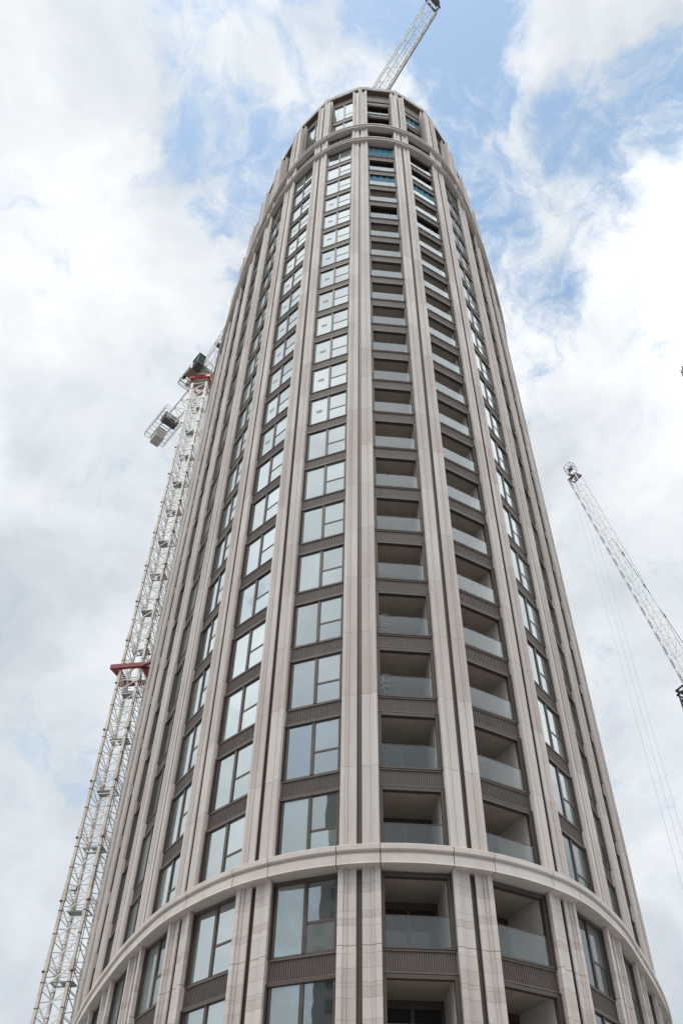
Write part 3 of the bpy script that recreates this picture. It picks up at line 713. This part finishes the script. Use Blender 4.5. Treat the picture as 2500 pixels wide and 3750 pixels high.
def DC(a, b, z): return DJ(a * .78 - .5, 1.0 + (b - 1.25) * .68, 112.5 + (z - 113.3) * .85)
def cbox(m, a0, a1, b0, b1, z0, z1, matn):
    vs = [DC(a, b, z) for z in (z0, z1) for (a, b) in ((a0, b0), (a1, b0), (a1, b1), (a0, b1))]
    m.add(vs, [(0, 3, 2, 1), (4, 5, 6, 7), (0, 1, 5, 4), (1, 2, 6, 5), (2, 3, 7, 6), (3, 0, 4, 7)], matn)
# cab on the left of the boom
cab = MB()
cbox(cab, 1.2, 3.4, 2.0, 3.7, 113.3, 113.42, 'dark_steel'); cbox(cab, -.9, 1.3, 1.25, 4.1, 113.2, 113.35, 'plank')
cbox(cab, 0.9, 1.25, 2.0, 3.7, 113.42, 115.7, 'white_sheet'); cbox(cab, 1.0, 3.75, 1.9, 3.85, 115.7, 115.82, 'dark_steel')
for b in (2.0, 3.7):
    cab.bar(DC(3.2, b, 113.4), DC(3.6, b, 115.75), .06, 'dark_steel'); cab.bar(DC(1.3, b, 114.4), DC(3.3, b, 114.4), .035, 'dark_steel')
cab.bar(DC(3.2, 2.0, 113.4), DC(3.2, 3.7, 113.4), .06, 'dark_steel'); cab.bar(DC(3.4, 2.0, 114.4), DC(3.4, 3.7, 114.4), .04, 'dark_steel')
cbox(cab, 1.6, 2.3, 2.6, 3.2, 113.45, 114.7, 'dark_steel')
for h in (0.0, .55, 1.1):
    for (p, q) in (((-3.4, 1.3), (-3.4, 4.1)), ((-3.4, 4.1), (-.6, 4.1)), ((-.6, 4.1), (1.3, 4.1))): cab.bar(DC(p[0], p[1], 113.3 + h), DC(q[0], q[1], 113.3 + h), .05 if h == 0 else .028, 'dark_steel')
for a in (-3.4, -2.4, -1.4, -.4, .6):
    cab.bar(DC(a, 4.1, 113.3), DC(a, 4.1, 114.4), .03, 'dark_steel'); cab.bar(DC(a, 1.2, 113.3), DC(a, 4.1, 113.3), .06, 'dark_steel')
cbox(cab, -3.1, -1.6, 1.5, 2.6, 113.4, 115.0, 'white_sheet'); cbox(cab, -2.0, -1.0, 3.4, 4.0, 113.4, 114.3, 'dark_steel')
co = cab.build('cab', cr1)
cg = MB(); cbox(cg, 1.28, 3.3, 2.02, 2.05, 113.45, 115.65, 'cab_glass'); cbox(cg, 1.28, 3.3, 3.65, 3.68, 113.45, 115.65, 'cab_glass')
cg.add([DC(3.24, 2.05, 113.45), DC(3.24, 3.65, 113.45), DC(3.6, 3.65, 115.65), DC(3.6, 2.05, 115.65), DC(3.22, 2.05, 113.45), DC(3.22, 3.65, 113.45), DC(3.58, 3.65, 115.65), DC(3.58, 2.05, 115.65)],
       [(0, 1, 2, 3), (7, 6, 5, 4), (0, 4, 5, 1), (1, 5, 6, 2), (2, 6, 7, 3), (3, 7, 4, 0)], 'cab_glass'); cg.build('windscreen', co)
# boom
jb = MB(); A = D(1.2, 0, 115.2); B = tipW - Vector((MX, MY, 0))
cor = lattice(jb, A, B, (1.9, 1.6), (1.75, 1.5), bs, 2.15, .085, .042, 'white_steel', 'white_steel')
jd = (B - A).normalized(); ju = bs.cross(jd).normalized()
for u0, u1 in ((.02, .24), (.26, .48), (.50, .73), (.75, .985)):
    for sgn in (0, 3):
        a_, b_ = cor(u0)[sgn], cor(u1)[sgn]; jb.bar(a_ , b_ , .15, 'grey_steel' if sgn == 0 else 'white_steel', 4)
jb.build('boom', cr1)
jt = MB(); c1 = cor(1.0)
for q in range(4): jt.bar(c1[q], c1[(q + 1) % 4], .17, 'dark_steel')
jt.bar(c1[0], B + jd * 1.2, .1, 'dark_steel'); jt.bar(c1[1], B + jd * 1.2, .1, 'dark_steel'); jt.bar(c1[2], B + jd * 1.6, .06, 'white_steel'); jt.bar(c1[3], B + jd * 1.6, .06, 'white_steel')
jt.bar(B + jd * .5 - bs * .6, B + jd * .5 + bs * .6, .4, 'dark_steel', 12); jt.build('boom_head', cr1)
jr = MB()
for s in (-.25, .12): jr.bar(A + bs * s + ju * .2, B + bs * s + ju * .2, .03, 'cable')
jr.bar(D(-1, .3, 116.5), B + ju * .8, .03, 'cable'); jr.build('hoist_rope', cr1)
dr = MB(); dr.bar(cor(.05)[0] + ju * .5, cor(.05)[1] + ju * .5, .38, 'dark_steel', 12); dr.bar(cor(.09)[0] + ju * .7, cor(.09)[1] + ju * .7, .3, 'dark_steel', 12); dr.build('luffing_drum', cr1)

# ------------------------------------------------------------------ second luffing crane: boom reaching in from the right
def ray(px, py):
    a = (px - 1250 - 92.72) / 3088.81; b = -(py - 1875 - 609.78) / 3088.81
    return right * a + up * b + fwd
eye = Vector((0, 0, EYE))
tip2 = eye + ray(2103, 1750) * 150; piv2 = eye + ray(2790, 2945) * 118
g2 = Vector((piv2.x, piv2.y, 0))
cr2 = thing('tower_crane', 'white lattice crane boom leaning in from the right, hoist ropes hanging from its tip', 'crane', g2)
A2, B2 = piv2 - g2, tip2 - g2
hd = Vector((B2.x - A2.x, B2.y - A2.y, 0)).normalized(); hs = Vector((-hd.y, hd.x, 0))
jb = MB(); cor2 = lattice(jb, A2, B2, (1.9, 2.0), (1.7, 1.75), hs, 2.6, .09, .04, 'white_steel', 'white_steel')
d2 = (B2 - A2).normalized(); u2 = hs.cross(d2).normalized()
if u2.z < 0: u2 = -u2
nn = round((B2 - A2).length / 2.6)
for i in range(nn):      # walkway trays along the lower chord
    low_i = min(range(4), key=lambda q: (cor2(.5)[q]).dot(u2) + .01 * (cor2(.5)[q]).dot(hs))
    a_, b_ = cor2((i + .18) / nn)[low_i], cor2((i + .82) / nn)[low_i]
    jb.bar(a_ + u2 * .1, b_ + u2 * .1, .17, 'grey_steel')
jb.build('boom', cr2)
hb = MB(); c2 = cor2(1.0)
for q in range(4): hb.bar(c2[q], c2[(q + 1) % 4], .16, 'dark_steel')
ctr = B2 + d2 * .5
hb.bar(ctr - hs * .8, ctr + hs * .8, .28, 'grey_steel', 12); hb.bar(ctr - u2 * 1.3, ctr + u2 * .6, .20, 'plank'); hb.bar(ctr + u2 * .9 - hs * .7, ctr + u2 * .9 + hs * .7, .18, 'grey_steel')
hb.build('boom_head', cr2)
bk = MB(); o_ = B2 + d2 * 2.0 + u2 * .2
bx = [(-.75, -.6), (.75, -.6), (.75, .6), (-.75, .6)]
for h in (0, .9, 1.8):
    pts = [o_ + hs * a + u2 * b + d2 * (h - .6) for a, b in bx]
    for q in range(4): bk.bar(pts[q], pts[(q + 1) % 4], .05, 'grey_steel')
for a, b in bx: bk.bar(o_ + hs * a + u2 * b - d2 * .6, o_ + hs * a + u2 * b + d2 * 1.2, .05, 'grey_steel')
bk.bar(o_ + d2 * .2 - hs * .4, o_ + d2 * .2 + hs * .4, .3, 'dark_steel', 10); bk.bar(o_ - u2 * .6 + d2, o_ + hs * .9, .04, 'dark_steel')
bk.build('tip_cage', cr2)
rp = MB()
for (px, py) in ((2102, 1765), (2112, 1775), (2160, 1850)):
    u = (px - 2097) / (2790 - 2097) * .80; p0 = B2 + (A2 - B2) * u - u2 * .9 + hs * {2102: -.5, 2112: .4, 2160: .5}[px]
    rp.bar(p0, Vector((p0.x, p0.y, 3.0)), .017, 'cable', 5)
rp.build('hoist_rope', cr2)
hk = MB(); pp_ = B2 - u2 * .9; hk.prism([(pp_.x + .5 * math.cos(t_), pp_.y + .5 * math.sin(t_)) for t_ in [i * math.pi / 4 for i in range(8)]], 2.0, 3.2, 'red_steel'); hk.build('hook_block', cr2)
pn = MB(); pa = B2 + (A2 - B2) * .22 + u2 * 1.0; ah = A2 + Vector((0, 0, 9)) + hs * 0 - hd * 4
pn.bar(pa, ah, .05, 'dark_steel', 5)
for u in (.08, .24, .38, .52, .7): c_ = pa + (ah - pa) * u; pn.bar(c_ - (ah - pa).normalized() * .35, c_ + (ah - pa).normalized() * .35, .13, 'dark_steel', 6)
for s in (-.8, .8): pn.bar(A2 + hs * s, ah, .12, 'white_steel'); pn.bar(A2 - hd * 6 + hs * s, ah, .12, 'white_steel')
pn.build('pendant_line', cr2)
mm = MB(); lattice(mm, Vector((-hd.x * 1.5, -hd.y * 1.5, 0)), Vector((-hd.x * 1.5, -hd.y * 1.5, A2.z - .8)), (2, 2), (2, 2), hs, 2.0, .15, .06, 'cream_steel', 'white_steel'); mm.build('mast', cr2)
cj2 = MB(); lattice(cj2, A2 - hd * .5 - uz * .6, A2 - hd * 9 - uz * .6, (2, .5), (2, .5), hs, 1.5, .12, .06, 'white_steel', 'white_steel')
ce = A2 - hd * 8.5 - uz * 1.4; cj2.bar(ce, ce + hd * 2.2, 1.5, 'counterweight'); cj2.build('counter_jib', cr2)

# ------------------------------------------------------------------ dark crane cut by the right edge
top3 = eye + ray(2541, 2516) * 62; g3 = Vector((top3.x, top3.y, 0))
cr3 = thing('tower_crane', 'dark lattice mast head of a crane cut off by the right edge of the photo', 'crane', g3)
m3 = MB(); lattice(m3, (0, 0, 0), (0, 0, top3.z), (1.7, 1.7), (1.7, 1.7), (math.cos(.5), math.sin(.5), 0), 1.1, .07, .04, 'dark_steel', 'dark_steel'); m3.build('mast', cr3)
hd3 = MB()
for h in (-.05, -.45): 
    for (a, b, c_, d_) in ((-.95, -.95, .95, -.95), (.95, -.95, .95, .95), (.95, .95, -.95, .95), (-.95, .95, -.95, -.95)):
        f3 = lambda a, b: Vector((math.cos(.5) * a - math.sin(.5) * b, math.sin(.5) * a + math.cos(.5) * b, top3.z + h))
        hd3.bar(f3(a, b), f3(c_, d_), .07, 'dark_steel')
for q in range(7): hd3.bar((-.7 + q * .2, -.6, top3.z - .3 - q * .2), (.6 - q * .1, .7, top3.z - 1.3 - q * .25), .08, 'plank' if q % 3 == 0 else 'dark_steel')
hd3.build('mast_head', cr3)
pr = MB(); tp = eye + ray(2500, 1378) * 92 - g3; bs3 = Vector((1.5, 1.0, top3.z + .6)); lattice(pr, bs3, tp + Vector((1.0, .3, 0)), (1.2, 1.2), (1.0, .9), (0, 1, 0), 1.6, .07, .035, 'dark_steel', 'dark_steel')
for (px, py, qx, qy) in ((2491, 1355, 2502, 1384), (2496, 1341, 2500, 1364)):
    pr.bar(eye + ray(px, py) * 92 - g3, eye + ray(qx, qy) * 92 - g3, .08, 'dark_steel')
pr.bar(eye + ray(2495.5, 1365) * 92 - g3, eye + ray(2508, 1360) * 92 - g3, .06, 'dark_steel')
pr.build('boom', cr3)

# ------------------------------------------------------------------ ground and the street behind the viewer
gm = MB(); gm.add([(-900, -900, 0), (900, -900, 0), (900, 900, 0), (-900, 900, 0)], [(0, 1, 2, 3)], 'asphalt'); go = gm.build('ground'); go['kind'] = 'structure'
pv = MB(); pv.prism([(-45, 14), (45, 14), (45, 110), (-45, 110)], 0.0, 0.12, 'pavement'); po = pv.build('pavement'); po['kind'] = 'structure'
nb = thing('apartment_building', 'dark brick apartment building across the street behind the viewer, mirrored in the lower windows', 'building', (-45.9, -54.7, 0))
nb.rotation_euler = (0, 0, R(-29.6))
bm_ = MB(); bm_.box((-15, -10, 0), (17.5, 10, 62), 'brick'); bm_.box((-13, -8, 62), (13, 8, 73), 'brick'); bm_.build('wall', nb)
bw = MB()
for zf in range(1, 19):
    for xf in range(10): bw.box((-13.5 + xf * 3.0, 10.0, zf * 3.2), (-12 + xf * 3.0, 10.06, zf * 3.2 + 1.8), 'dark_glass')
bwo = bw.build('window', nb); bwo['kind'] = 'stuff'
